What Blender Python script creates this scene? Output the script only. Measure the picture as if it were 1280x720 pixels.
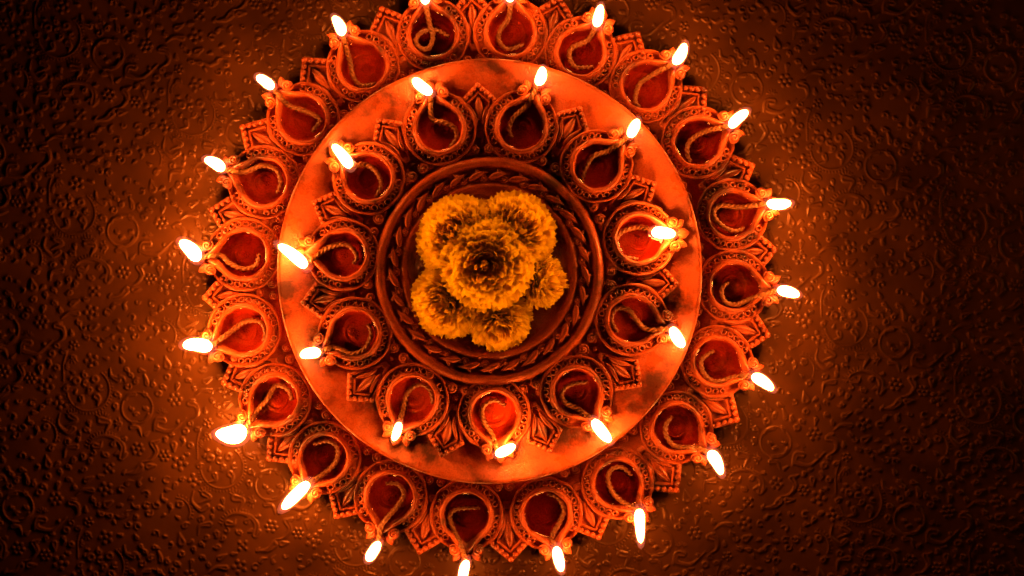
import bpy, math, random
import numpy as np
from mathutils import Vector, Matrix, noise as mnoise

# ------------------------------------------------------------------ basics
S = 0.0006                       # metres per unit (one unit = one photo pixel on the table plane)
H = 1583.0                       # camera height in units (0.95 m)
CX, CY = 31.0, -18.0             # camera axis relative to the stand's centre, units
FX, FY = 609.0, 342.0            # photo pixel of the stand's centre
PI = math.pi
rng = random.Random(7)

scene = bpy.context.scene
for o in list(bpy.data.objects):
    bpy.data.objects.remove(o, do_unlink=True)
C = scene.collection

# ------------------------------------------------------------------ camera
cam = bpy.data.cameras.new('camera')
cam.sensor_width = 36.0
cam.lens = 36.0 * H / 1280.0
cam.clip_start = 0.02
cam.clip_end = 50
camo = bpy.data.objects.new('camera', cam)
C.objects.link(camo)
camo.location = (CX * S, CY * S, H * S)
camo.rotation_euler = (0, 0, 0)
scene.camera = camo

# ------------------------------------------------------------------ world and lamps
world = bpy.data.worlds.new('World')
scene.world = world
world.use_nodes = True
bg = world.node_tree.nodes['Background']
bg.inputs[0].default_value = (1.0, 0.35, 0.10, 1)
bg.inputs[1].default_value = 0.001

def area_lamp(name, loc, target, size, power, col):
    l = bpy.data.lights.new(name, 'AREA')
    l.shape = 'DISK'; l.size = size; l.energy = power; l.color = col
    o = bpy.data.objects.new(name, l); C.objects.link(o)
    o.location = loc
    d = Vector(target) - Vector(loc)
    o.rotation_euler = d.to_track_quat('-Z', 'Y').to_euler()
    return o
# dim room lamp far off to the right
area_lamp('room_lamp', (1.05, 0.10, 0.42), (0.42, 0.0, 0.0), 0.30, 0.62, (1.0, 0.34, 0.06))

scene.cycles.diffuse_bounces = 2
vs = scene.view_settings
vs.view_transform = 'Standard'
vs.look = 'None'
vs.exposure = 0.0
vs.gamma = 1.0
vs.use_curve_mapping = False
FLAME = 150.0

# ------------------------------------------------------------------ materials
def newmat(name):
    m = bpy.data.materials.new(name); m.use_nodes = True
    nt = m.node_tree
    return m, nt, nt.nodes['Principled BSDF'], nt.nodes, nt.links

def mk_clay():
    m, nt, b, N, L = newmat('terracotta')
    tc = N.new('ShaderNodeTexCoord')
    geo = N.new('ShaderNodeNewGeometry')
    n1 = N.new('ShaderNodeTexNoise'); n1.inputs['Scale'].default_value = 28; n1.inputs['Detail'].default_value = 6
    n1.inputs['Roughness'].default_value = .62
    n2 = N.new('ShaderNodeTexNoise'); n2.inputs['Scale'].default_value = 900; n2.inputs['Detail'].default_value = 5
    n3 = N.new('ShaderNodeTexNoise'); n3.inputs['Scale'].default_value = 75; n3.inputs['Detail'].default_value = 3
    for n in (n1, n2, n3): L.new(geo.outputs['Position'], n.inputs['Vector'])
    r = N.new('ShaderNodeValToRGB')
    e = r.color_ramp.elements
    e[0].position = .37; e[0].color = (.095, .018, .005, 1)
    e[1].position = .64; e[1].color = (.56, .108, .026, 1)
    x = e.new(.48); x.color = (.41, .074, .017, 1)
    L.new(n1.outputs['Fac'], r.inputs['Fac'])
    sp = N.new('ShaderNodeValToRGB')
    sp.color_ramp.elements[0].position = .36; sp.color_ramp.elements[0].color = (.62, .55, .5, 1)
    sp.color_ramp.elements[1].position = .56; sp.color_ramp.elements[1].color = (1, 1, 1, 1)
    L.new(n2.outputs['Fac'], sp.inputs['Fac'])
    mx = N.new('ShaderNodeMix'); mx.data_type = 'RGBA'; mx.blend_type = 'MULTIPLY'; mx.inputs['Factor'].default_value = .7
    L.new(r.outputs['Color'], mx.inputs['A']); L.new(sp.outputs['Color'], mx.inputs['B'])
    L.new(mx.outputs['Result'], b.inputs['Base Color'])
    rr = N.new('ShaderNodeMapRange')
    rr.inputs['From Min'].default_value = .38; rr.inputs['From Max'].default_value = .62
    rr.inputs['To Min'].default_value = .20; rr.inputs['To Max'].default_value = .56
    L.new(n3.outputs['Fac'], rr.inputs['Value'])
    L.new(rr.outputs['Result'], b.inputs['Roughness'])
    b.inputs['Specular IOR Level'].default_value = .42
    add = N.new('ShaderNodeMath'); add.operation = 'MULTIPLY_ADD'; add.inputs[1].default_value = .45
    L.new(n2.outputs['Fac'], add.inputs[0]); L.new(n3.outputs['Fac'], add.inputs[2])
    bp = N.new('ShaderNodeBump'); bp.inputs['Strength'].default_value = .75; bp.inputs['Distance'].default_value = .0010
    L.new(add.outputs[0], bp.inputs['Height']); L.new(bp.outputs['Normal'], b.inputs['Normal'])
    return m

def mk_table():
    m, nt, b, N, L = newmat('embossed_bronze_sheet')
    geo = N.new('ShaderNodeNewGeometry')
    n1 = N.new('ShaderNodeTexNoise'); n1.inputs['Scale'].default_value = 22; n1.inputs['Detail'].default_value = 5
    n2 = N.new('ShaderNodeTexNoise'); n2.inputs['Scale'].default_value = 420; n2.inputs['Detail'].default_value = 4
    for n in (n1, n2): L.new(geo.outputs['Position'], n.inputs['Vector'])
    r = N.new('ShaderNodeValToRGB'); e = r.color_ramp.elements
    e[0].position = .32; e[0].color = (.053, .0165, .0025, 1)
    e[1].position = .70; e[1].color = (.108, .034, .0047, 1)
    L.new(n1.outputs['Fac'], r.inputs['Fac']); L.new(r.outputs['Color'], b.inputs['Base Color'])
    b.inputs['Metallic'].default_value = .30
    b.inputs['Specular IOR Level'].default_value = .18
    rr = N.new('ShaderNodeMapRange'); rr.inputs['To Min'].default_value = .30; rr.inputs['To Max'].default_value = .48
    L.new(n1.outputs['Fac'], rr.inputs['Value']); L.new(rr.outputs['Result'], b.inputs['Roughness'])
    bp = N.new('ShaderNodeBump'); bp.inputs['Strength'].default_value = .18; bp.inputs['Distance'].default_value = .0003
    L.new(n2.outputs['Fac'], bp.inputs['Height']); L.new(bp.outputs['Normal'], b.inputs['Normal'])
    return m

def mk_oil():
    m = bpy.data.materials.new('lamp_oil'); m.use_nodes = True
    nt = m.node_tree; N = nt.nodes; L = nt.links; N.clear()
    out = N.new('ShaderNodeOutputMaterial')
    tr = N.new('ShaderNodeBsdfTransparent')
    oi = N.new('ShaderNodeObjectInfo'); tn = N.new('ShaderNodeMix'); tn.data_type = 'RGBA'
    tn.inputs['A'].default_value = (.46, .18, .07, 1); tn.inputs['B'].default_value = (.86, .48, .26, 1)
    L.new(oi.outputs['Random'], tn.inputs['Factor']); L.new(tn.outputs['Result'], tr.inputs[0])
    gl = N.new('ShaderNodeBsdfGlossy'); gl.inputs['Roughness'].default_value = .03
    fr = N.new('ShaderNodeFresnel')
    g0 = N.new('ShaderNodeNewGeometry')
    io = N.new('ShaderNodeMapRange'); io.inputs['To Min'].default_value = 1.47; io.inputs['To Max'].default_value = 1 / 1.47
    L.new(g0.outputs['Backfacing'], io.inputs['Value']); L.new(io.outputs['Result'], fr.inputs['IOR'])
    nz = N.new('ShaderNodeTexNoise'); nz.inputs['Scale'].default_value = 160
    geo = N.new('ShaderNodeNewGeometry'); L.new(geo.outputs['Position'], nz.inputs['Vector'])
    bp = N.new('ShaderNodeBump'); bp.inputs['Strength'].default_value = .12; bp.inputs['Distance'].default_value = .001
    L.new(nz.outputs['Fac'], bp.inputs['Height'])
    L.new(bp.outputs['Normal'], gl.inputs['Normal'])
    mx = N.new('ShaderNodeMixShader')
    L.new(fr.outputs[0], mx.inputs[0]); L.new(tr.outputs[0], mx.inputs[1]); L.new(gl.outputs[0], mx.inputs[2])
    L.new(mx.outputs[0], out.inputs[0])
    return m

def mk_wick():
    m, nt, b, N, L = newmat('oiled_cotton')
    geo = N.new('ShaderNodeNewGeometry')
    n = N.new('ShaderNodeTexNoise'); n.inputs['Scale'].default_value = 700; n.inputs['Detail'].default_value = 4
    L.new(geo.outputs['Position'], n.inputs['Vector'])
    r = N.new('ShaderNodeValToRGB'); e = r.color_ramp.elements
    e[0].position = .3; e[0].color = (.13, .036, .008, 1)
    e[1].position = .7; e[1].color = (.32, .105, .024, 1)
    L.new(n.outputs['Fac'], r.inputs['Fac']); L.new(r.outputs['Color'], b.inputs['Base Color'])
    b.inputs['Roughness'].default_value = .45
    bp = N.new('ShaderNodeBump'); bp.inputs['Strength'].default_value = .5; bp.inputs['Distance'].default_value = .0006
    L.new(n.outputs['Fac'], bp.inputs['Height']); L.new(bp.outputs['Normal'], b.inputs['Normal'])
    return m

def mk_char():
    m, nt, b, N, L = newmat('charred_cotton')
    n = N.new('ShaderNodeTexNoise'); n.inputs['Scale'].default_value = 900
    r = N.new('ShaderNodeValToRGB'); e = r.color_ramp.elements
    e[0].color = (.012, .009, .008, 1); e[1].color = (.06, .035, .02, 1)
    L.new(n.outputs['Fac'], r.inputs['Fac']); L.new(r.outputs['Color'], b.inputs['Base Color'])
    b.inputs['Roughness'].default_value = .8
    return m

def mk_flame():
    m = bpy.data.materials.new('flame'); m.use_nodes = True
    nt = m.node_tree; N = nt.nodes; L = nt.links; N.clear()
    out = N.new('ShaderNodeOutputMaterial')
    tc = N.new('ShaderNodeTexCoord'); sx = N.new('ShaderNodeSeparateXYZ')
    L.new(tc.outputs['Generated'], sx.inputs[0])
    r = N.new('ShaderNodeValToRGB'); e = r.color_ramp.elements
    e[0].position = .0; e[0].color = (.012, .005, .016, 1)
    e[1].position = .22; e[1].color = (1.0, .29, .036, 1)
    x = e.new(.10); x.color = (.06, .020, .035, 1)
    L.new(sx.outputs['Z'], r.inputs['Fac'])
    em = N.new('ShaderNodeEmission')
    oi = N.new('ShaderNodeObjectInfo'); sc_ = N.new('ShaderNodeSeparateColor'); mu = N.new('ShaderNodeMath'); mu.operation = 'MULTIPLY'
    L.new(oi.outputs['Color'], sc_.inputs[0]); L.new(sc_.outputs[0], mu.inputs[0]); mu.inputs[1].default_value = FLAME
    L.new(mu.outputs[0], em.inputs['Strength'])
    L.new(r.outputs['Color'], em.inputs['Color'])
    L.new(em.outputs[0], out.inputs[0])
    return m

def mk_petal():
    m, nt, b, N, L = newmat('marigold_petal')
    at = N.new('ShaderNodeAttribute'); at.attribute_name = 'floret_shade'
    geo = N.new('ShaderNodeNewGeometry')
    n = N.new('ShaderNodeTexNoise'); n.inputs['Scale'].default_value = 260; n.inputs['Detail'].default_value = 3
    L.new(geo.outputs['Position'], n.inputs['Vector'])
    r = N.new('ShaderNodeValToRGB'); e = r.color_ramp.elements
    e[0].position = 0.; e[0].color = (.52, .32, .03, 1)  # centre florets: their own duller tone plus shade put into the colour
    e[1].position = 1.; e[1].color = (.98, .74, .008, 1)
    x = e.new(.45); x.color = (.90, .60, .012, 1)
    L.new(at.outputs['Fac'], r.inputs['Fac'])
    mx = N.new('ShaderNodeMix'); mx.data_type = 'RGBA'; mx.blend_type = 'MULTIPLY'; mx.inputs['Factor'].default_value = .15
    r2 = N.new('ShaderNodeValToRGB'); r2.color_ramp.elements[0].position = .35; r2.color_ramp.elements[1].position = .65
    r2.color_ramp.elements[0].color = (.55, .5, .5, 1)
    L.new(n.outputs['Fac'], r2.inputs['Fac'])
    L.new(r.outputs['Color'], mx.inputs['A']); L.new(r2.outputs['Color'], mx.inputs['B'])
    L.new(mx.outputs['Result'], b.inputs['Base Color'])
    b.inputs['Roughness'].default_value = .6
    b.inputs['Specular IOR Level'].default_value = .2
    tl = N.new('ShaderNodeBsdfTranslucent'); L.new(mx.outputs['Result'], tl.inputs['Color'])
    ms = N.new('ShaderNodeMixShader'); ms.inputs[0].default_value = .48
    L.new(b.outputs[0], ms.inputs[1]); L.new(tl.outputs[0], ms.inputs[2])
    L.new(ms.outputs[0], N['Material Output'].inputs[0])
    return m

def mk_glow_shell():
    m = bpy.data.materials.new('flame_glow_shell'); m.use_nodes = True
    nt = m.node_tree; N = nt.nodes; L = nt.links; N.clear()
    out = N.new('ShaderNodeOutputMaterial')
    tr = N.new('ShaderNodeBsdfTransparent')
    em = N.new('ShaderNodeEmission'); em.inputs['Color'].default_value = (1, .20, .10, 1); em.inputs['Strength'].default_value = .16  # weak emission imitating the soft glow around a flame
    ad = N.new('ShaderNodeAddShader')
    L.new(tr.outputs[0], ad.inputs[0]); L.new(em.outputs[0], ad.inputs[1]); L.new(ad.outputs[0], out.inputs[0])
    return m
GLOW_SHELL = mk_glow_shell()
CLAY = mk_clay(); TABLE = mk_table(); OIL = mk_oil(); WICK = mk_wick()
CHAR = mk_char(); FLM = mk_flame(); PETAL = mk_petal()

# ------------------------------------------------------------------ mesh helpers
def at(px, py, z):
    """photo pixel -> point on the horizontal plane at height z (units)"""
    k = (H - z) / H
    return Vector((CX + (px - 640.0) * k, CY - (py - 360.0) * k, z))

def mesh(name, V, F, mat, smooth=True, sharp=None):
    me = bpy.data.meshes.new(name)
    me.from_pydata([(v[0] * S, v[1] * S, v[2] * S) for v in V], [], F)
    me.materials.append(mat)
    if smooth:
        me.polygons.foreach_set('use_smooth', [True] * len(me.polygons))
        if sharp: me.set_sharp_from_angle(angle=math.radians(sharp))
    me.update()
    return me

def obj(name, me, parent=None, loc=(0, 0, 0), rz=0.0, sc=1.0):
    o = bpy.data.objects.new(name, me); C.objects.link(o)
    o.parent = parent
    o.location = (loc[0] * S, loc[1] * S, loc[2] * S)
    o.rotation_euler = (0, 0, rz)
    o.scale = (sc, sc, sc) if not hasattr(sc, '__len__') else sc
    return o

def empty(name, loc, label, cat, group=None):
    o = bpy.data.objects.new(name, None); C.objects.link(o)
    o.empty_display_size = .01
    o.location = (loc[0] * S, loc[1] * S, loc[2] * S)
    o['label'] = label; o['category'] = cat
    if group: o['group'] = group
    return o

def merge(parts):
    V, F = [], []
    for v, f in parts:
        k = len(V); V += v; F += [tuple(i + k for i in q) for q in f]
    return V, F

def loft(loops, closed=True, cap0=False, cap1=False):
    V, F = [], []
    n = len(loops[0])
    for l in loops: V += [tuple(p) for p in l]
    m = n if closed else n - 1
    for i in range(len(loops) - 1):
        for j in range(m):
            a = i * n + j; b = i * n + (j + 1) % n
            F.append((a, b, b + n, a + n))
    if cap0: F.append(tuple(range(n - 1, -1, -1)))
    if cap1: F.append(tuple(range((len(loops) - 1) * n, len(loops) * n)))
    return V, F

def lathe(prof, n, wob=0.0, seed=0):
    loops = []
    for (r, z) in prof:
        l = []
        for j in range(n):
            a = 2 * PI * j / n
            w = wob * mnoise.noise(Vector((math.cos(a) * 2.5 + seed, math.sin(a) * 2.5, r * .05)))
            w2 = wob * .7 * mnoise.noise(Vector((math.cos(a) * 3.1, math.sin(a) * 3.1 + seed, r * .03 + 9)))
            l.append(((r + w) * math.cos(a), (r + w) * math.sin(a), z + w2))
        loops.append(l)
    return loft(loops)

def ellipsoid(cx, cy, cz, rx, ry, rz_, nu=10, nv=5, lower=-.3):
    loops = []
    for i in range(nv + 1):
        t = lower * PI / 2 + (PI / 2 - lower * PI / 2) * i / nv
        k = max(math.cos(t), .02)
        loops.append([(cx + rx * k * math.cos(2 * PI * j / nu), cy + ry * k * math.sin(2 * PI * j / nu), cz + rz_ * math.sin(t)) for j in range(nu)])
    return loft(loops, True, False, True)

def catmull(P, step):
    P = [Vector(p) for p in P]
    Q = [P[0] * 2 - P[1]] + P + [P[-1] * 2 - P[-2]]
    out = []
    for i in range(1, len(Q) - 2):
        p0, p1, p2, p3 = Q[i - 1:i + 3]
        n = max(2, int((p2 - p1).length / step))
        for k in range(n):
            t = k / n
            out.append(.5 * ((2 * p1) + (p2 - p0) * t + (2 * p0 - 5 * p1 + 4 * p2 - p3) * t * t + (3 * p1 - p0 - 3 * p2 + p3) * t ** 3))
    out.append(P[-1])
    return out

def sweep(path, rad, n=8, lobes=0, amp=0.0, pitch=1.0, caps=True):
    loops = []; s = 0
    for i, p in enumerate(path):
        d = (path[min(i + 1, len(path) - 1)] - path[max(i - 1, 0)]).normalized()
        up = Vector((0, 0, 1))
        if abs(d.z) > .97: up = Vector((1, 0, 0))
        x = d.cross(up).normalized(); y = x.cross(d).normalized()
        if i: s += (p - path[i - 1]).length
        r = rad(i / (len(path) - 1)) if callable(rad) else rad
        l = []
        for j in range(n):
            a = 2 * PI * j / n
            q = r * (1 + amp * math.cos(lobes * (a - s / pitch))) if lobes else r
            l.append(p + x * (q * math.cos(a)) + y * (q * math.sin(a)))
        loops.append(l)
    return loft(loops, True, caps, caps)

def leafshape(L, W, h, bend=0.0, n=9, m=4, crease=.35, base=.0, tipw=1.0):
    """raised leaf lying along +x from the origin, closed skirt below"""
    rows = []
    for i in range(n):
        t = i / (n - 1)
        w = W * (math.sin(PI * min(1, t ** .8 * .97 + .03)) ** .75 + base * (1 - t))
        x = L * t; y0 = bend * t * t
        row = [(x, y0 - w, -2.5)]
        for j in range(2 * m + 1):
            u = -1 + j / m
            z = h * (1 - u * u) ** .5 * (1 if abs(u) > .05 else 1 - crease) * (.45 + .55 * math.sin(PI * min(1, t + .12)) ** .5 if t < .88 else .45)
            row.append((x, y0 + u * w * .98, z))
        row.append((x, y0 + w, -2.5))
        rows.append(row)
    return loft(rows, False)

def volute(R=7.0):
    a = ellipsoid(0, 0, 0, R, R, R * .62, 14, 5, -.4)
    pts = []
    for i in range(34):
        t = i / 33
        ang = t * 2 * PI * 1.55
        r = R * (1.0 - .86 * t)
        pts.append(Vector((r * math.cos(ang), r * math.sin(ang), R * (.22 + .62 * t ** .8))))
    b = sweep(pts, lambda t: R * (.20 + .06 * math.sin(PI * t)), 6)
    c = ellipsoid(0, 0, R * .72, R * .26, R * .26, R * .28, 8, 3, -.5)
    return merge([a, b, c])

# ------------------------------------------------------------------ table: embossed sheet
LA = np.array([167.0, 97.0]); LB = np.array([18.0, 221.0])       # repeat of the embossed pattern
motifs = []      # (polyline pts, r0, r1, kind)
INV = np.linalg.inv(np.array([LA, LB]).T)
centres = []
def near(c, d):
    for q in centres:
        uv = INV @ (np.array(c) - q); uv -= np.round(uv)
        if np.linalg.norm(uv[0] * LA + uv[1] * LB) < d: return True
    return False
def addm(pts, r0, r1, kind=0, dd=6.0):
    P = np.array([(1000 + x / 5.333, 380 + y / 5.333) for x, y in pts])
    c = P.mean(0)
    if near(c, dd): return
    centres.append(c)
    motifs.append((P, r0 / 6.0, r1 / 6.0, kind))
dr = random.Random(11)
def D(x, y, r):
    a = dr.uniform(0, 2 * PI)
    if r > 23: addm([(x, y)], r, r, 1)
    else: addm([(x, y), (x + .9 * r * math.cos(a), y + .9 * r * math.sin(a)), (x + 1.5 * r * math.cos(a + .5), y + 1.5 * r * math.sin(a + .5))], r, r * .22, 0)
def P(pts, r0, r1): addm(pts, r0, r1, 0)
def Fl(x, y, R, n=6):
    if near((1000 + x / 5.333, 380 + y / 5.333), 6): return
    addm([(x, y)], R * .26, R * .26, 1)
    for k in range(n):
        a = 2 * PI * k / n + x
        addm([(x + R * .68 * math.cos(a), y + R * .68 * math.sin(a))], R * .26, R * .26, 1, 1.0)
def A(cx, cy, r, a0, a1, w=5, tick=1):
    n = max(6, int(abs(a1 - a0) / 8))
    an = [math.radians(a0 + (a1 - a0) * i / n) for i in range(n + 1)]
    addm([(cx + r * math.cos(a), cy + r * math.sin(a)) for a in an], w, w, 0)
    if tick:
        for i in range(int(abs(a1 - a0) * r / 3600 * PI / 3.1 * 3.2)):
            a = math.radians(a0 + (a1 - a0) * (i + .5) / max(1, int(abs(a1 - a0) * r / 3600 * PI / 3.1 * 3.2)))
            addm([(cx + (r + 14) * math.cos(a), cy + (r + 14) * math.sin(a)), (cx + (r + 21) * math.cos(a), cy + (r + 21) * math.sin(a))], 3.4, 3.4, 0, .5)
def fan(cx, cy, r, a0, a1, n):
    for i in range(n):
        a = math.radians(a0 + (a1 - a0) * i / (n - 1))
        addm([(cx + r * math.cos(a), cy + r * math.sin(a)), (cx + (r + 15) * math.cos(a), cy + (r + 15) * math.sin(a))], 4.5, 4.5, 0, .5)
# big motifs, read off the sheet to the right of the stand
A(635, 260, 102, 0, 352, 6, 0); D(645, 232, 28); D(602, 270, 15); D(625, 302, 16); D(662, 296, 16); D(697, 266, 16)
P([(562, 205), (575, 180), (618, 168)], 7, 18); D(690, 175, 18); P([(650, 345), (690, 335), (712, 305)], 4, 12)
A(310, 140, 142, -50, 170, 6, 1); D(232, 80, 32); D(213, 28, 12); D(286, 45, 20); D(190, 68, 12); D(355, 70, 30); D(320, 140, 22)
P([(365, 185), (380, 205), (374, 245)], 26, 5); P([(262, 190), (268, 225), (222, 242)], 20, 4)
P([(455, 0), (465, 50), (512, 75)], 6, 20); D(590, 40, 18); D(625, 86, 20); P([(682, 40), (695, 70), (700, 100)], 8, 18)
D(743, 108, 20); D(803, 120, 20); D(778, 163, 27); D(836, 55, 25); P([(905, 105), (898, 142)], 18, 6); Fl(890, 205, 52)
P([(1022, 180), (1070, 146), (1130, 150)], 4, 20); D(1016, 132, 17); P([(985, 232), (1030, 250), (1036, 310), (980, 352)], 24, 4)
D(1138, 215, 18); D(915, 20, 18); D(970, 76, 18); P([(1090, 85), (1135, 62)], 22, 8); Fl(1222, 140, 56, 5)
P([(1225, 245), (1262, 225)], 28, 12); D(1195, 310, 20); D(500, 170, 22); D(490, 246, 22)
P([(120, 300), (112, 370), (170, 425), (210, 400)], 4, 20); P([(190, 315), (228, 345), (160, 380)], 24, 4); fan(195, 318, 26, -150, -30, 5)
D(316, 330, 27); D(295, 406, 20); P([(395, 345), (450, 362), (418, 435)], 28, 4); fan(405, 345, 38, -140, -20, 6); D(520, 368, 19); fan(520, 368, 24, 100, 260, 5)
P([(600, 390), (645, 395), (665, 450)], 18, 4); D(556, 466, 15); P([(690, 440), (715, 420)], 14, 5)
P([(310, 525), (345, 468), (420, 445), (500, 470), (540, 520), (532, 590)], 4, 24); fan(420, 555, 122, -160, -60, 12)
P([(350, 512), (388, 518), (402, 488)], 24, 4); D(475, 502, 21); Fl(640, 535, 50); P([(740, 500), (764, 555), (725, 610), (668, 622)], 22, 3)
D(430, 575, 20); Fl(820, 580, 44); P([(880, 505), (882, 550)], 24, 8); Fl(920, 630, 60, 5); D(990, 510, 24); D(975, 570, 14)
P([(1062, 390), (1036, 480), (1036, 600)], 4.5, 4.5); fan(1036, 500, 18, -40, 40, 4)
P([(810, 345), (770, 345), (765, 395), (850, 417), (900, 388), (960, 330)], 24, 4); fan(800, 300, 16, -160, -20, 5)
D(958, 415, 27); D(870, 440, 15); D(825, 466, 18); Fl(1106, 360, 36, 5); D(1096, 440, 18); fan(1096, 440, 24, 40, 140, 4); Fl(1222, 462, 54, 5)
D(1060, 556, 18); D(1132, 590, 29); D(1200, 560, 22); P([(150, 590), (165, 530), (228, 520)], 4, 22); D(212, 606, 20); D(275, 580, 22); D(322, 610, 19)
D(172, 650, 18); D(110, 680, 16); D(285, 670, 20); Fl(450, 662, 46, 4); P([(540, 700), (620, 690), (660, 655)], 4, 26); P([(710, 650), (755, 645)], 24, 8)
D(1048, 650, 20); D(1086, 640, 20); D(30, 385, 28); A(0, 440, 98, -85, 25, 5, 1); D(60, 530, 22); P([(28, 580), (42, 640)], 5, 30)
D(130, 475, 15); D(245, 465, 15); D(40, 220, 18); Fl(130, 225, 54, 5); D(110, 130, 16)
mr = random.Random(3)
for k in range(900):                                              # small seeds in the gaps
    x, y = mr.uniform(0, 1000), mr.uniform(0, 1300)
    c = (1000 + x / 5.333, 380 + y / 5.333)
    if near(c, 10.5): continue
    t = mr.random(); r = mr.uniform(11, 19); a = mr.uniform(0, 2 * PI)
    if t < .42:
        rr_ = mr.uniform(16, 27); sg = mr.choice((-1, 1)); tu = mr.uniform(3.2, 5.6)
        P([(x + rr_ * (1 - .55 * q / 6) * math.cos(a + sg * tu * q / 6), y + rr_ * (1 - .55 * q / 6) * math.sin(a + sg * tu * q / 6)) for q in range(7)], 4, mr.uniform(9, 13))
    elif t < .8: P([(x, y), (x + r * 1.6 * math.cos(a), y + r * 1.6 * math.sin(a))], r, r * .4)
    elif t < .85: D(x, y, r)
    else:
        P([(x - 20 * math.cos(a), y - 20 * math.sin(a)), (x + 12 * math.sin(a), y - 12 * math.cos(a)), (x + 26 * math.cos(a), y + 26 * math.sin(a))], 16, 4)

def build_table():
    step = 1.0
    x0, x1, y0, y1 = -60.0, 1340.0, -50.0, 770.0               # photo-pixel extent of the relief
    nx = int((x1 - x0) / step); ny = int((y1 - y0) / step)
    gx = x0 + np.arange(nx) * step; gy = y0 + np.arange(ny) * step
    hm = np.zeros((ny, nx), np.float32)
    corners = np.array([(x0, y0), (x1, y0), (x0, y1), (x1, y1)])
    for (pts, r0, r1, kind) in motifs:
        if len(pts) > 1:
            q = catmull([(p[0], p[1], 0) for p in pts], 1.5)
            q = np.array([(v.x, v.y) for v in q])
        else: q = pts
        rr = np.linspace(r0, r1, len(q)) if len(q) > 1 else np.array([r0])
        lo = q.min(0) - max(r0, r1) - 3; hi = q.max(0) + max(r0, r1) + 3
        uv = (corners - q.mean(0)) @ INV.T
        for i in range(int(uv[:, 0].min()) - 2, int(uv[:, 0].max()) + 3):
            for j in range(int(uv[:, 1].min()) - 2, int(uv[:, 1].max()) + 3):
                sh = i * LA + j * LB
                a = lo + sh; b = hi + sh
                i0 = max(0, int((a[0] - x0) / step)); i1 = min(nx, int((b[0] - x0) / step) + 2)
                j0 = max(0, int((a[1] - y0) / step)); j1 = min(ny, int((b[1] - y0) / step) + 2)
                if i1 <= i0 or j1 <= j0: continue
                cxm, cym = (a + b) / 2
                if math.hypot(cxm - FX, cym - FY) < 285: continue
                X, Y = np.meshgrid(gx[i0:i1], gy[j0:j1])
                d = np.full(X.shape, 1e3)
                for (p, r) in zip(q + sh, rr):
                    d = np.minimum(d, np.hypot(X - p[0], Y - p[1]) - r)
                rm = max(r0, r1)
                e = np.clip(-d / 1.7 + .5, 0, 1); e = e * e * (3 - 2 * e)
                amp = 1.35 if rm > 1.5 else 1.15
                hgt = amp * e
                if rm > 2.2:                                       # a shallow dish inside the raised edge
                    g = np.clip((-d - 1.6) / max(1.5, rm - 1.6), 0, 1)
                    hgt = hgt - amp * .72 * g * g * (3 - 2 * g) + 0 * hgt
                sub = hm[j0:j1, i0:i1]
                np.maximum(sub, hgt, out=sub)
    # soft unevenness of the sheet itself
    X, Y = np.meshgrid(gx, gy)
    hm += .35 * np.sin(X * .031 + 1.3 * np.sin(Y * .021)) * np.cos(Y * .027 + .8 * np.sin(X * .017))
    ex = gx.copy(); ey = gy.copy()
    ex[0] -= 1800; ex[-1] += 1800; ey[0] -= 1500; ey[-1] += 1500
    X, Y = np.meshgrid(ex, ey)
    V = np.stack([(X - FX) * 1.0, -(Y - FY) * 1.0, hm], -1).reshape(-1, 3)
    V[:, 2] -= .9
    V *= S
    ii = np.arange((nx - 1) * (ny - 1)); jx = ii % (nx - 1); jy = ii // (nx - 1)
    a = jy * nx + jx
    Q = np.stack([a, a + nx, a + nx + 1, a + 1], -1)
    mx = gx[jx] - FX; my = gy[jy] - FY
    keep = np.hypot(mx, my) > 262
    Q = Q[keep].astype(np.int32)
    used = np.zeros(len(V), bool); used[Q.ravel()] = True
    remap = np.cumsum(used) - 1
    V = V[used]; Q = remap[Q].astype(np.int32)
    # plain disc hidden under the stand closes the sheet
    n = 64; k = len(V)
    ring = np.array([(270 * math.cos(2 * PI * t / n) * S, 270 * math.sin(2 * PI * t / n) * S, -2.6 * S) for t in range(n)])
    V = np.vstack([V, ring])
    me = bpy.data.meshes.new('embossed_table_sheet')
    nq = len(Q)
    me.vertices.add(len(V)); me.vertices.foreach_set('co', V.astype(np.float32).ravel())
    loops = np.concatenate([Q.ravel(), np.arange(k, k + n, dtype=np.int32)])
    me.loops.add(len(loops)); me.loops.foreach_set('vertex_index', loops.astype(np.int32))
    me.polygons.add(nq + 1)
    me.polygons.foreach_set('loop_start', np.concatenate([np.arange(nq) * 4, [nq * 4]]).astype(np.int32))
    me.update(calc_edges=True)
    me.polygons.foreach_set('use_smooth', np.ones(nq + 1, bool))
    me.materials.append(TABLE)
    me.validate()
    o = obj('embossed_table_sheet', me)
    o['kind'] = 'structure'
    o['label'] = 'dark bronze table sheet embossed with flowers, paisleys and curls'
    return o
build_table()

# ------------------------------------------------------------------ shared meshes of the stand
def hull(R, Dd, th):
    th = abs((th + PI) % (2 * PI) - PI)
    if Dd <= R: return R
    ph = math.acos(R / Dd)
    return R / math.cos(ph - th) if th < ph else R

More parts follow.
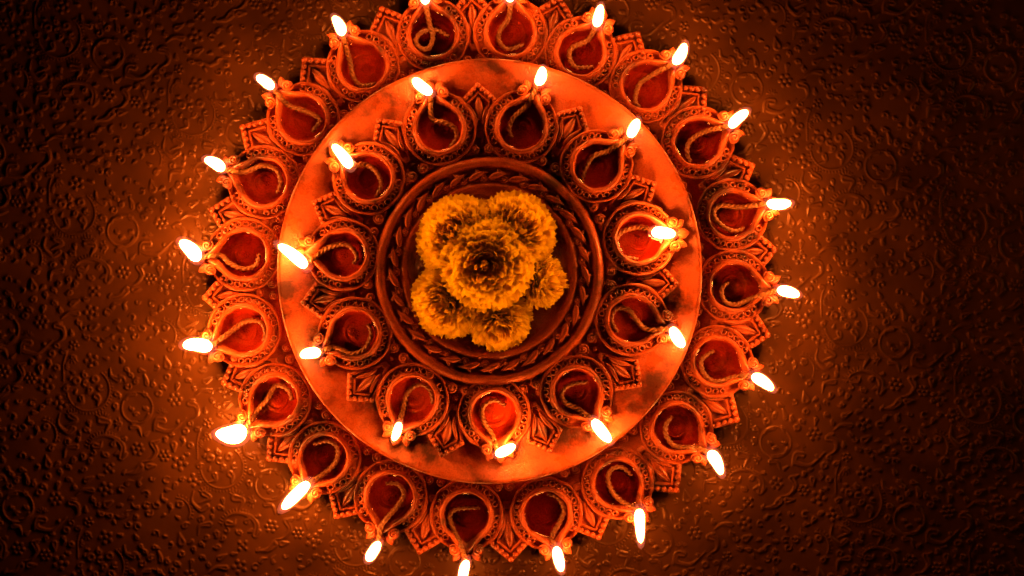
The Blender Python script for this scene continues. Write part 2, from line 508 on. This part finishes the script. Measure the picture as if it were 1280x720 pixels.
CUPPROF = [(45.5, 52, -16), (46.8, 54.5, -4), (47.0, 55.5, .5), (46.2, 55.2, 2.2), (44.8, 54.2, 2.3), (43.6, 53.2, .6), (42.6, 52.6, -2.4), (41.6, 52.4, -3.0), (37, 52, -2.4), (35.2, 51.6, -.8),
           (34.2, 51.2, 3.6), (33.2, 50.6, 6.8), (31.8, 47.8, 8.4), (30.6, 45.2, 8.4), (29.7, 43, 7.2), (28.9, 39, 3.5),
           (27.8, 34.5, -1), (26, 30.5, -6.5), (23, 25.5, -11), (18, 18.5, -13.6), (15.8, 0, -14), (14.9, 0, -11.6), (13.2, 0, -11.4), (12.2, 0, -13.4),
           (9.6, 0, -13.6), (8.6, 0, -12.4), (6, 0, -12.0), (2.0, 0, -11.8)]
NC = 84
def cup_mesh(seed):
    loops = []
    for (R, Dd, z) in CUPPROF:
        l = []
        for j in range(NC):
            th = 2 * PI * j / NC
            t = abs((th + PI) % (2 * PI) - PI)
            r = hull(R, Dd, th)
            zz = z
            if z > 0: zz -= min(z * .62, 5.2) * math.exp(-(t / .20) ** 2)
            x, y = r * math.cos(th), r * math.sin(th)
            w = Vector((x * .07 + seed * 7, y * .07, zz * .05))
            w2 = Vector((x * .25 + seed * 3, y * .25 + 5, zz * .2))
            k = 1.3 * mnoise.noise(w) + .45 * mnoise.noise(w2)
            k2 = 1.2 * mnoise.noise(w + Vector((31, 7, 2))) + .35 * mnoise.noise(w2 + Vector((3, 17, 2)))
            l.append((x + k * math.cos(th), y + k * math.sin(th), zz + k2))
        loops.append(l)
    V, F = loft(loops, True, False, True)
    # raised dots on the basin floor
    dots = []
    for k in range(7):
        a = 2 * PI * k / 7 + seed
        r = 0 if k == 6 else 3.6
        dots.append(ellipsoid(r * math.cos(a), r * math.sin(a), -12.0, 1.2, 1.2, 1.2, 6, 2))
    V, F = merge([(V, F)] + dots)
    return mesh('oil_cup', V, F, CLAY)

def beads_mesh(seed):
    r = random.Random(seed); parts = []
    n = 21
    for k in range(n):
        th = math.radians(44 + (316 - 44) * k / (n - 1)) + r.uniform(-.012, .012)
        if r.random() < .04: continue
        R = 38.6; pts = []
        s = r.uniform(.9, 1.1)
        for i in range(11):
            a = 2 * PI * i / 10
            u = 3.5 * s * math.cos(a); v = 3.5 * s * math.sin(a)
            rad = R + u
            pts.append(Vector((rad * math.cos(th) - v * math.sin(th), rad * math.sin(th) + v * math.cos(th), -.2 - u * .40)))
        parts.append(sweep(pts, 1.35, 6, caps=False))
    # scalloped wall outside the loops
    return mesh('loop_band', *merge(parts), CLAY)

def oil_mesh():
    loops = []
    for (k, z) in ((1.0, 1.6), (.965, .5), (.92, .12), (.85, 0), (.5, 0), (.03, 0)):
        loops.append([(hull(28.2 * k, 35.5 * k, 2 * PI * j / 60) * math.cos(2 * PI * j / 60), hull(28.2 * k, 35.5 * k, 2 * PI * j / 60) * math.sin(2 * PI * j / 60), -1.2 + z) for j in range(60)])
    return mesh('oil', *loft(loops, True, False, True), OIL)

CUPS = [cup_mesh(s) for s in range(6)]
BEADS = [beads_mesh(s) for s in range(6)]
OILM = oil_mesh()
VOL = mesh('volute', *volute(7.0), CLAY)
VOLF = mesh('volute', *(lambda v, f: ([(a, -b, c) for a, b, c in v], [tuple(reversed(q)) for q in f]))(*volute(7.0)), CLAY)
LOBE = mesh('spout_lobe', *leafshape(15, 5.6, 5.2, 0, crease=.22), CLAY)
TIP = mesh('spout_tip', *leafshape(15, 6.5, 4.6, 0, crease=.30, base=.35), CLAY)

def add_cup(parent, pl, c, ang, z0, sc, i, lobes):
    cu = obj('oil_cup', CUPS[i % 6], parent, (c.x - pl.x, c.y - pl.y, z0 - pl.z), ang, sc)
    b = obj('loop_band', BEADS[(i * 5 + 1) % 6], cu); b['kind'] = 'stuff'
    obj('oil', OILM, cu)
    obj('volute', VOL, cu, (43.5, 15.5, 4.0), 2.3)
    obj('volute', VOLF, cu, (43.5, -15.5, 4.0), -2.3)
    obj('spout_lobe', LOBE, cu, (46, 8.5, 1.5), .62)
    obj('spout_lobe', LOBE, cu, (46, -8.5, 1.5), -.62)
    obj('spout_tip', TIP, cu, (48.5, 0, 0.0), 0)
    return cu

# corner ornament (diamond leaf panel) between two cups; origin at its outer corner, +x outward
def corner_slab():
    out = [(0, 0), (-12, 13), (-25, 26), (-38, 20), (-52, 11), (-74, 4), (-74, -4), (-52, -11), (-38, -20), (-25, -26), (-12, -13)]
    def ring(ins, z):
        cx = -30
        return [(cx + (x - cx) * (1 - ins / 30), y * (1 - ins / 28), z) for x, y in out]
    V, F = loft([ring(2.5, -15), ring(.3, -10), ring(0, -2), ring(.8, -.4), ring(1.6, 0), ring(5.0, 0), ring(5.8, -1.0), ring(7.0, -4.2)], True, True, True)
    parts = [(V, F)]
    for (k, rad, z) in ((9.6, 1.5, -.2),):                     # raised rib inside the beads
        pts = [Vector((-27.5, 26 - k * 1.15, z)), Vector((-k * 1.42, 0, z)), Vector((-27.5, -(26 - k * 1.15), z))]
        path = [pts[0].lerp(pts[1], t / 6) for t in range(6)] + [pts[1].lerp(pts[2], t / 6) for t in range(7)]
        parts.append(sweep(path, rad, 6))
    return merge(parts)
def corner_beads():
    r = random.Random(2); parts = [ellipsoid(-4.9, 0, .6, 3.9, 3.9, 4.8, 9, 4)]
    for s in (1, -1):
        for k in range(4):
            t = (k + 1) / 4.1
            x = -4.9 + (-26.6 + 4.9) * t; y = s * 21.9 * t
            q = r.uniform(.92, 1.08)
            parts.append(ellipsoid(x, y, .5, 3.25 * q, 3.25 * q, 4.6 * q, 9, 4))
    return merge(parts)
SLAB = mesh('corner_panel', *corner_slab(), CLAY, sharp=50)
CBEAD = mesh('bead_border', *corner_beads(), CLAY)
MIDLEAF = mesh('centre_leaf', *leafshape(37, 6.0, 6.2, 0, n=11, crease=.35), CLAY)
SIDELEAF = mesh('side_leaf', *leafshape(33, 4.2, 5.8, 10.5, n=11, crease=.35), CLAY)
SIDELEAF2 = mesh('side_leaf', *leafshape(33, 4.2, 5.8, -10.5, n=11, crease=.35), CLAY)
def add_corner(parent, pl, tip, ang, sc):
    s = obj('corner_panel', SLAB, parent, (tip.x - pl.x, tip.y - pl.y, tip.z - pl.z), ang, sc)
    b = obj('bead_border', CBEAD, s); b['kind'] = 'stuff'
    obj('centre_leaf', MIDLEAF, s, (-51, 0, -4.2), 0)
    obj('side_leaf', SIDELEAF, s, (-58, 4.4, -3.6), .06)
    obj('side_leaf', SIDELEAF2, s, (-58, -4.4, -3.6), -.06)
    return s

# ------------------------------------------------------------------ measured cups: centre, flame base, flame tip, wick points (photo pixels)
OUT = [
 ((453, 82), (428, 42), (417, 21), [(437, 75), (442, 97), (452, 107), (470, 105)]),
 ((541, 42), (532, 3), (530, -25), [(537, 30), (541, 46), (536, 60), (525, 60), (520, 50), (528, 40), (545, 38), (562, 46)]),
 ((638, 40), (638, 0), (638, -28), [(636, 22), (625, 38), (624, 52), (635, 62), (655, 56)]),
 ((726, 65), (746, 31), (751, 7), [(735, 50), (715, 60), (712, 72), (720, 84), (742, 84)]),
 ((808, 107), (844, 78), (856, 55), [(815, 94), (799, 106), (794, 125), (799, 135)]),
 ((873, 177), (914, 157), (934, 139), [(880, 165), (862, 177), (859, 192), (863, 203)]),
 ((916, 268), (961, 254), (988, 254), [(925, 259), (900, 257), (892, 267), (900, 280), (917, 289), (930, 285)]),
 ((918, 358), (974, 362), (998, 369), [(950, 370), (935, 375), (920, 381), (906, 377), (902, 362), (910, 353)]),
 ((897, 452), (942, 470), (966, 487), [(920, 471), (895, 477), (880, 467), (877, 450), (892, 438)]),
 ((846, 535), (888, 566), (902, 593), [(870, 560), (845, 558), (834, 547), (832, 532), (840, 520)]),
 ((772, 605), (799, 638), (801, 679), [(782, 630), (767, 617), (760, 600), (764, 587), (777, 584), (790, 594)]),
 ((683, 643), (695, 685), (702, 714), [(690, 672), (700, 652), (705, 637), (697, 622), (684, 617)]),
 ((583, 645), (583, 702), (578, 733), [(575, 680), (567, 662), (562, 645), (572, 636), (600, 634)]),
 ((488, 622), (473, 679), (460, 700), [(477, 657), (497, 632), (505, 617), (497, 605), (482, 604)]),
 ((405, 573), (385, 604), (353, 636), [(405, 592), (420, 577), (422, 560), (410, 551), (392, 555)]),
 ((343, 500), (304, 540), (270, 542), [(320, 515), (334, 499), (345, 482), (360, 487), (365, 500)]),
 ((304, 413), (262, 434), (230, 431), [(292, 412), (307, 402), (325, 402), (332, 415), (330, 427)]),
 ((304, 318), (247, 323), (226, 302), [(275, 319), (287, 329), (305, 336), (320, 331), (324, 317)]),
 ((329, 227), (278, 211), (257, 199), [(305, 215), (327, 207), (345, 212), (351, 227), (347, 242)]),
 ((378, 148), (340, 109), (322, 96), [(360, 131), (382, 139), (400, 150), (390, 165)]),
]
INN = [
 ((549, 160), (538, 116), (517, 99), [(540, 148), (555, 153), (568, 160), (571, 172), (562, 185)], None),
 ((652, 158), (673, 104), (678, 85), [(660, 130), (642, 147), (636, 162), (640, 172)], None),
 ((746, 207), (788, 169), (797, 150), [(762, 188), (742, 195), (732, 210), (727, 228)], None),
 ((800, 298), (818, 290), (843, 293), [(800, 284), (777, 290), (769, 305), (777, 320), (797, 324)], (865, 290)),
 ((790, 400), (840, 411), (854, 433), [(810, 412), (797, 402), (785, 387), (770, 386), (764, 400), (772, 415)], None),
 ((721, 490), (742, 526), (763, 552), [(722, 511), (706, 503), (702, 490), (715, 480), (735, 477)], (758, 540)),
 ((618, 518), (622, 567), (643, 557), [(615, 543), (604, 525), (604, 508), (618, 500), (632, 507)], (626, 580)),
 ((515, 500), (499, 529), (492, 550), [(504, 510), (510, 490), (525, 480), (538, 488), (541, 505)], (490, 560)),
 ((443, 417), (398, 441), (377, 444), [(417, 434), (440, 442), (457, 435), (464, 417), (460, 405)], None),
 ((428, 318), (382, 333), (348, 306), [(400, 316), (417, 307), (435, 306), (446, 320), (442, 330)], (372, 315)),
 ((460, 222), (438, 208), (416, 181), [(457, 206), (472, 217), (477, 232), (470, 247)], (418, 190)),
]

# ------------------------------------------------------------------ lower ring
ZL, ZU = 24.0, 70.0
LP = Vector((0, 0, 0))
lower = empty('lower_lamp_ring', LP, 'wide lower terracotta lamp ring with twenty oil cups and pointed corner panels', 'lamp tray')
prof = [(226, 6), (226, 17), (250, 16), (300, 12), (322, 11), (325, 9), (320, 6), (300, 5), (294, 0), (280, 0), (274, 5), (226, 6)]
obj('ring_plate', mesh('ring_plate', *lathe(prof, 160, 1.2, 2), CLAY, sharp=45), lower)
angs = []
for i, (c, fb, ft, w) in enumerate(OUT):
    p = at(c[0], c[1], ZL + 6); q = at(fb[0], fb[1], ZL + 10)
    add_cup(lower, LP, p, math.atan2(q.y - p.y, q.x - p.x), ZL, .97 * rng.uniform(.985, 1.012), i, True)
    angs.append(math.atan2(p.y, p.x))
BALL = mesh('scroll_knob', *volute(6.2), CLAY)
for i in range(20):
    a0 = angs[i]; a1 = angs[(i + 1) % 20]
    d = (a1 - a0 + PI) % (2 * PI) - PI
    am = a0 + d / 2
    R = 357 * rng.uniform(.992, 1.006)
    s = add_corner(lower, LP, Vector((2 + R * math.cos(am), -3 + R * math.sin(am), ZL - 2.0)), am, 1.03)
    for sg in (1, -1):
        aa = am + sg * 7.6 / 266
        obj('scroll_knob', BALL, lower, (264 * math.cos(aa), 264 * math.sin(aa), 20), rng.uniform(0, 6), rng.uniform(.85, 1.02))

# ------------------------------------------------------------------ upper plate with bowl
UC = at(612, 339, 60); UC.z = 0
UP = Vector((UC.x, UC.y, 18.2))
upper = empty('upper_lamp_plate', UP, 'smooth upper terracotta plate with eleven oil cups around a leaf-bordered bowl', 'lamp tray')
bz = -28.2
prof = [(216, 28.3), (228, 28.3), (234, 40), (247, 56), (254.5, 62), (256.4, 65), (255.8, 68), (253.6, 69.6), (250.5, 69.2), (243, 66.5), (215, 66), (180, 68), (150, 73), (142, 75.5),
        (141, 76), (139, 74), (137, 77), (135.5, 81.5), (133, 84), (130, 84.8), (127.4, 84), (125.5, 81), (124.3, 77.5), (122.5, 76.8), (116, 77), (109, 76.5),
        (107, 76.8), (105.5, 79.5), (103.2, 81.4), (100.4, 81), (98.6, 78), (97, 71), (93, 58), (84, 46), (62, 40), (30, 38.5), (3, 38.5)]
V, F = lathe([(r, z + bz) for r, z in prof], 192, .9, 5)
F.append(tuple(range((len(prof) - 1) * 192, len(prof) * 192)))
obj('dished_plate', mesh('dished_plate', V, F, CLAY), upper)
uang = []
for i, (c, fb, ft, w, sp) in enumerate(INN):
    p = at(c[0], c[1], ZU + 6)
    sp = sp or fb
    q = at(sp[0], sp[1], ZU + 10)
    add_cup(upper, UP, p, math.atan2(q.y - p.y, q.x - p.x), ZU, .945 * rng.uniform(.985, 1.012), i + 3, True)
    uang.append(math.atan2(p.y - UC.y, p.x - UC.x))
for i in range(11):
    a0 = uang[i]; a1 = uang[(i + 1) % 11]
    am = a0 + ((a1 - a0 + PI) % (2 * PI) - PI) / 2
    tip = Vector((UC.x - 1 + 229 * math.cos(am), UC.y - 2 + 229 * math.sin(am), ZU - 3.5))
    add_corner(upper, UP, tip, am, .90)
    for sg in (1, -1):
        aa = am + sg * 8.4 / 145
        obj('scroll_knob', BALL, upper, (146 * math.cos(aa), 146 * math.sin(aa), 77.5 + bz), am + rng.uniform(-.5, .5), rng.uniform(.9, 1.05))
        aa = am + sg * 21 / 141
        obj('scroll_leaf', TIP, upper, (144.5 * math.cos(aa), 144.5 * math.sin(aa), 77 + bz), am + sg * (PI / 2 + .25) + PI, (1.0, .62, .9))
    obj('scroll_knob', BALL, upper, (157 * math.cos(am), 157 * math.sin(am), 76 + bz), 0, .42)
GL = mesh('garland_leaf', *leafshape(29, 5.0, 7.5, -8, n=10, crease=.3), CLAY)
GB = mesh('garland_bud', *leafshape(12, 3.6, 6.6, 2, n=8, crease=.2), CLAY)
GV = mesh('garland_curl', *volute(5.2), CLAY)
ng = 29
for k in range(ng):
    a = -2 * PI * k / ng
    def put(nm, me, r, da, rot, sc):
        obj(nm, me, upper, (r * math.cos(a + da), r * math.sin(a + da), 77.6 + bz), a + da + rot, sc * .9 * rng.uniform(.93, 1.06))
    put('garland_leaf', GL, 110.5, .06, -PI / 2 + .52, 1.0)
    put('garland_curl', GV, 111.4, -.105, 1.2, 1.0)
    put('garland_bud', GB, 114.6, -.065, .35, .95)
    put('garland_bud', GB, 111.5, -.125, -1.0, .6)

# ------------------------------------------------------------------ wicks with flames
def wick_label(tier, i):
    sp = {(0, 1): 'twisted cotton wick coiled in a full loop, lit, in a lower ring cup',
          (0, 15): 'cotton wick in a lower ring cup burning with a broad wedge-shaped flame',
          (0, 10): 'cotton wick in a lower ring cup burning with the longest straight narrow flame',
          (0, 14): 'cotton wick in a lower ring cup with a long curved slanting flame',
          (1, 3): 'cotton wick on upper plate with short flame over the brightly lit oil cup',
          (1, 6): 'cotton wick on upper plate with a short flame lying across its spout',
          (1, 7): 'cotton wick on upper plate with the smallest narrow upright flame',
          (1, 9): 'cotton wick on upper plate with a long slanting flame past its spout',
          (1, 8): 'cotton wick on upper plate with a small round flame'}
    if (tier, i) in sp: return sp[(tier, i)]
    words = ['', 'one cup', 'two cups', 'three cups', 'four cups', 'five cups', 'six cups', 'seven cups', 'eight cups', 'nine cups', 'ten cups']
    n, ref = ((20, 15), (11, 7))[tier]
    k = (i - ref) % n; way = 'clockwise'
    if k > n // 2: k = n - k; way = 'anticlockwise'
    return 'lit cotton wick ' + words[k] + ' ' + way + (' from the wedge-shaped flame on the lower ring' if tier == 0 else ' from the smallest flame on the upper plate')

def add_wick(tier, i, c, fb, ft, pts, z0, fr, fh):
    tap = .75 if (tier, i) == (0, 15) else rng.uniform(.20, .42)
    cc = at(c[0], c[1], z0)
    oilz = z0 - 1.2
    P3 = []
    allp = [fb] + pts
    n = len(allp)
    for k, p in enumerate(allp):
        q = at(p[0], p[1], z0)
        d = math.hypot(q.x - cc.x, q.y - cc.y)
        deep = oilz + 1.2 - 3.4 * (k / (n - 1)) ** 2
        if d > 40: z = z0 + 9
        elif d < 26: z = deep
        else:
            t = (d - 26) / 14; t = t * t * (3 - 2 * t)
            z = deep + (z0 + 9 - deep) * t
        if k == 0: z = max(z, z0 + 10.5)
        P3.append(at(p[0], p[1], z))
    # keep the rope from cutting through the lip: raise the span between flame and first point
    path = catmull(P3, 1.15)
    for v in path:
        d = math.hypot(v.x - cc.x, v.y - cc.y)
        if d > 31 and v.z < z0 + 7: v.z = z0 + 7 - max(0, 36 - d) * 1.2
    base = P3[0]
    label = wick_label(tier, i)
    o = empty('lit_wick', base, label, 'wick', ['lit wicks in the lower ring', 'lit wicks on the upper plate'][tier])
    V, F = sweep([v - base for v in path], lambda t: 3.05 * (1 - .12 * t), 15, 3, .22, 2.9)
    obj('cotton_rope', mesh('cotton_rope', V, F, WICK), o)
    # charred end, reaching into the flame
    tipw = at(ft[0], ft[1], base.z + fh)
    ax = (tipw - base)
    V, F = sweep([Vector((0, 0, -1)) + (ax * .0), ax * .05 + Vector((0, 0, .8)), ax * .16 + Vector((0, 0, 1.2))], lambda t: 3.9 - 1.6 * t, 8)
    obj('charred_end', mesh('charred_end', V, F, CHAR), o)
    # flame
    L = []
    x = ax.normalized().orthogonal().normalized(); y = ax.normalized().cross(x)
    ns = 16
    ph = rng.uniform(0, 6)
    bow = Vector((math.cos(ph), math.sin(ph), 0)) * (fr * .18)
    for k in range(ns + 1):
        t = k / ns
        r = fr * max(.0, 1 - abs(2 * t - 1) ** 2.8) ** .5 * (1.0 + tap * .42 - tap * t) + .05
        cen = ax * (-.04 + 1.04 * t) + bow * math.sin(PI * t)
        r *= .76 * (1 + .05 * math.sin(5 * t + ph))
        L.append([cen + x * (r * math.cos(2 * PI * j / 16)) + y * (r * math.sin(2 * PI * j / 16)) * .92 for j in range(16)])
    V, F = loft(L, True, True, True)
    fl = obj('flame', mesh('flame', V, F, FLM), o)
    cenm = sum((Vector(v) for v in V), Vector()) / len(V)
    for q_ in (1.16, 1.34):  # added shells that imitate the glow and soften the flame's edge
        obj('flame_glow_shell', mesh('flame_glow_shell', [cenm + (Vector(v) - cenm) * q_ for v in V], F, GLOW_SHELL), fl)
    k = BURN[tier].get(i, (.68, 1.0)[tier]); fl.color = (k, k, k, 1)

BURN = ({15: 1.5, 16: 1.75, 17: 1.75, 18: 1.35, 14: 1.25, 19: .8, 5: 1.0, 6: 1.45, 7: 1.5, 8: .9},   # how strongly each flame burns
        {3: 1.5, 6: 1.3, 9: 1.1})
FR = {15: 14.5, 16: 11.5, 14: 10, 10: 8.6, 17: 10.5}
for i, (c, fb, ft, w) in enumerate(OUT):
    add_wick(0, i, c, fb, ft, w, ZL, FR.get(i, 8.6) * rng.uniform(.94, 1.04), 35 * rng.uniform(.9, 1.1))
FRU = {7: 6.4, 8: 9, 6: 8, 9: 8.6, 3: 9.4}
for i, (c, fb, ft, w, sp) in enumerate(INN):
    add_wick(1, i, c, fb, ft, w, ZU, FRU.get(i, 8.2), 30 * rng.uniform(.9, 1.1))

# ------------------------------------------------------------------ marigolds
def flower(px, py, z, R, tilt, az, label, seed, n=560):
    r = random.Random(seed)
    V, F, A_ = [], [], []
    ga = PI * (3 - 5 ** .5)
    for k in range(n):
        t = (k + .5) / n                                       # 0 centre .. 1 outermost
        phi = math.acos(1 - 1.22 * t) + r.uniform(-.05, .05)   # polar angle from the axis
        th = k * ga + r.uniform(-.12, .12)
        d = Vector((math.sin(phi) * math.cos(th), math.sin(phi) * math.sin(th), math.cos(phi) * (.86 + .20 * math.exp(-(phi / .62) ** 2))))
        side = Vector((-math.sin(th), math.cos(th), 0))
        nrm = Vector((-math.cos(phi) * math.cos(th), -math.cos(phi) * math.sin(th), math.sin(phi)))
        Rk = R * r.uniform(.82, 1.07) * (1.0 if phi > .5 else r.uniform(.92, 1.06))
        b0 = d * Rk * .42
        ln = Rk * .58
        w = R * (.066 + .050 * min(1, phi / 1.2)) * r.uniform(.85, 1.15)
        curl = (r.uniform(.05, .22) if phi > .6 else r.uniform(-.05, .40)) * ln
        tw = r.uniform(-.4, .4)
        sd = (side * math.cos(tw) + nrm * math.sin(tw))
        base = len(V)
        for i in range(5):
            s = i / 4
            wv = w * (.35 + .65 * math.sin(PI * min(1, .18 + s * .66)) ) if i < 4 else w * .68
            cen = b0 + d * ln * s + nrm * curl * (s * s if phi > .5 else s * s) * (1 if phi > .5 else .6) * (-1 if phi < .5 and r.random() < .0 else 1)
            for u in (-1, 0, 1):
                cup = nrm * (w * .45 * abs(u))
                ext = -d * (ln * .07) if (i == 4 and u == 0) else Vector((0, 0, 0))
                V.append(cen + sd * (wv * u) + cup + ext)
                A_.append(max(0., min(1., (.34 + 1.0 * min(1, phi / 1.2)) * (.55 + .45 * s))))  # darker at centre and petal bases: floret tone with shade painted in
        for i in range(4):
            for u in range(2):
                a = base + i * 3 + u
                F.append((a, a + 1, a + 4, a + 3))
    axis = Vector((math.sin(tilt) * math.cos(az), math.sin(tilt) * math.sin(az), math.cos(tilt)))
    rot = Vector((0, 0, 1)).rotation_difference(axis).to_matrix()
    c = at(px, py, z)
    V = [rot @ v for v in V]
    lo = min(v.z for v in V)
    o = empty('marigold_flower', (c.x, c.y, c.z + lo), label, 'flower', 'marigolds heaped in the bowl')
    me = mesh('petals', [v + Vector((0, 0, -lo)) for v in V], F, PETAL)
    at_ = me.attributes.new('floret_shade', 'FLOAT', 'POINT')
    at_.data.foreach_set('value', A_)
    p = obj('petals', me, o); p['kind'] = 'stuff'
    # green calyx under the head
    q = ellipsoid(0, 0, 0, R * .42, R * .42, R * .42, 14, 6, -1)
    core = mesh('calyx', [rot @ Vector(v) + Vector((0, 0, -lo)) for v in q[0]], q[1], CALYX)
    obj('calyx', core, o)
    return o
CALYX, nt_, b_, N_, L_ = newmat('calyx')
b_.inputs['Roughness'].default_value = .7
nz_ = N_.new('ShaderNodeTexNoise'); nz_.inputs['Scale'].default_value = 300
rp_ = N_.new('ShaderNodeValToRGB'); rp_.color_ramp.elements[0].color = (.05, .05, .012, 1); rp_.color_ramp.elements[1].color = (.12, .09, .02, 1)
L_.new(nz_.outputs['Fac'], rp_.inputs['Fac']); L_.new(rp_.outputs['Color'], b_.inputs['Base Color'])
R_ = math.radians
flower(609, 330, 110, 54, R_(6), R_(250), 'orange marigold with brown, shaded centre lying on top of the other marigolds', 1, 680)
flower(577, 299, 84, 52, R_(20), R_(135), 'full round orange marigold under the top one, across the heap from the dark gap', 2, 620)
flower(643, 291, 86, 49, R_(26), R_(55), 'large orange marigold next to the small one that stands on edge', 3, 580)
flower(671, 350, 76, 36, R_(62), R_(-6), 'small orange marigold standing on edge apart from the heap', 4, 400)
flower(562, 374, 76, 46, R_(26), R_(215), 'orange marigold with a dark patch, on one side of the dark gap', 5, 560)
flower(622, 397, 72, 41, R_(34), R_(-80), 'bright orange marigold at the bowl wall beside the dark gap', 6, 460)
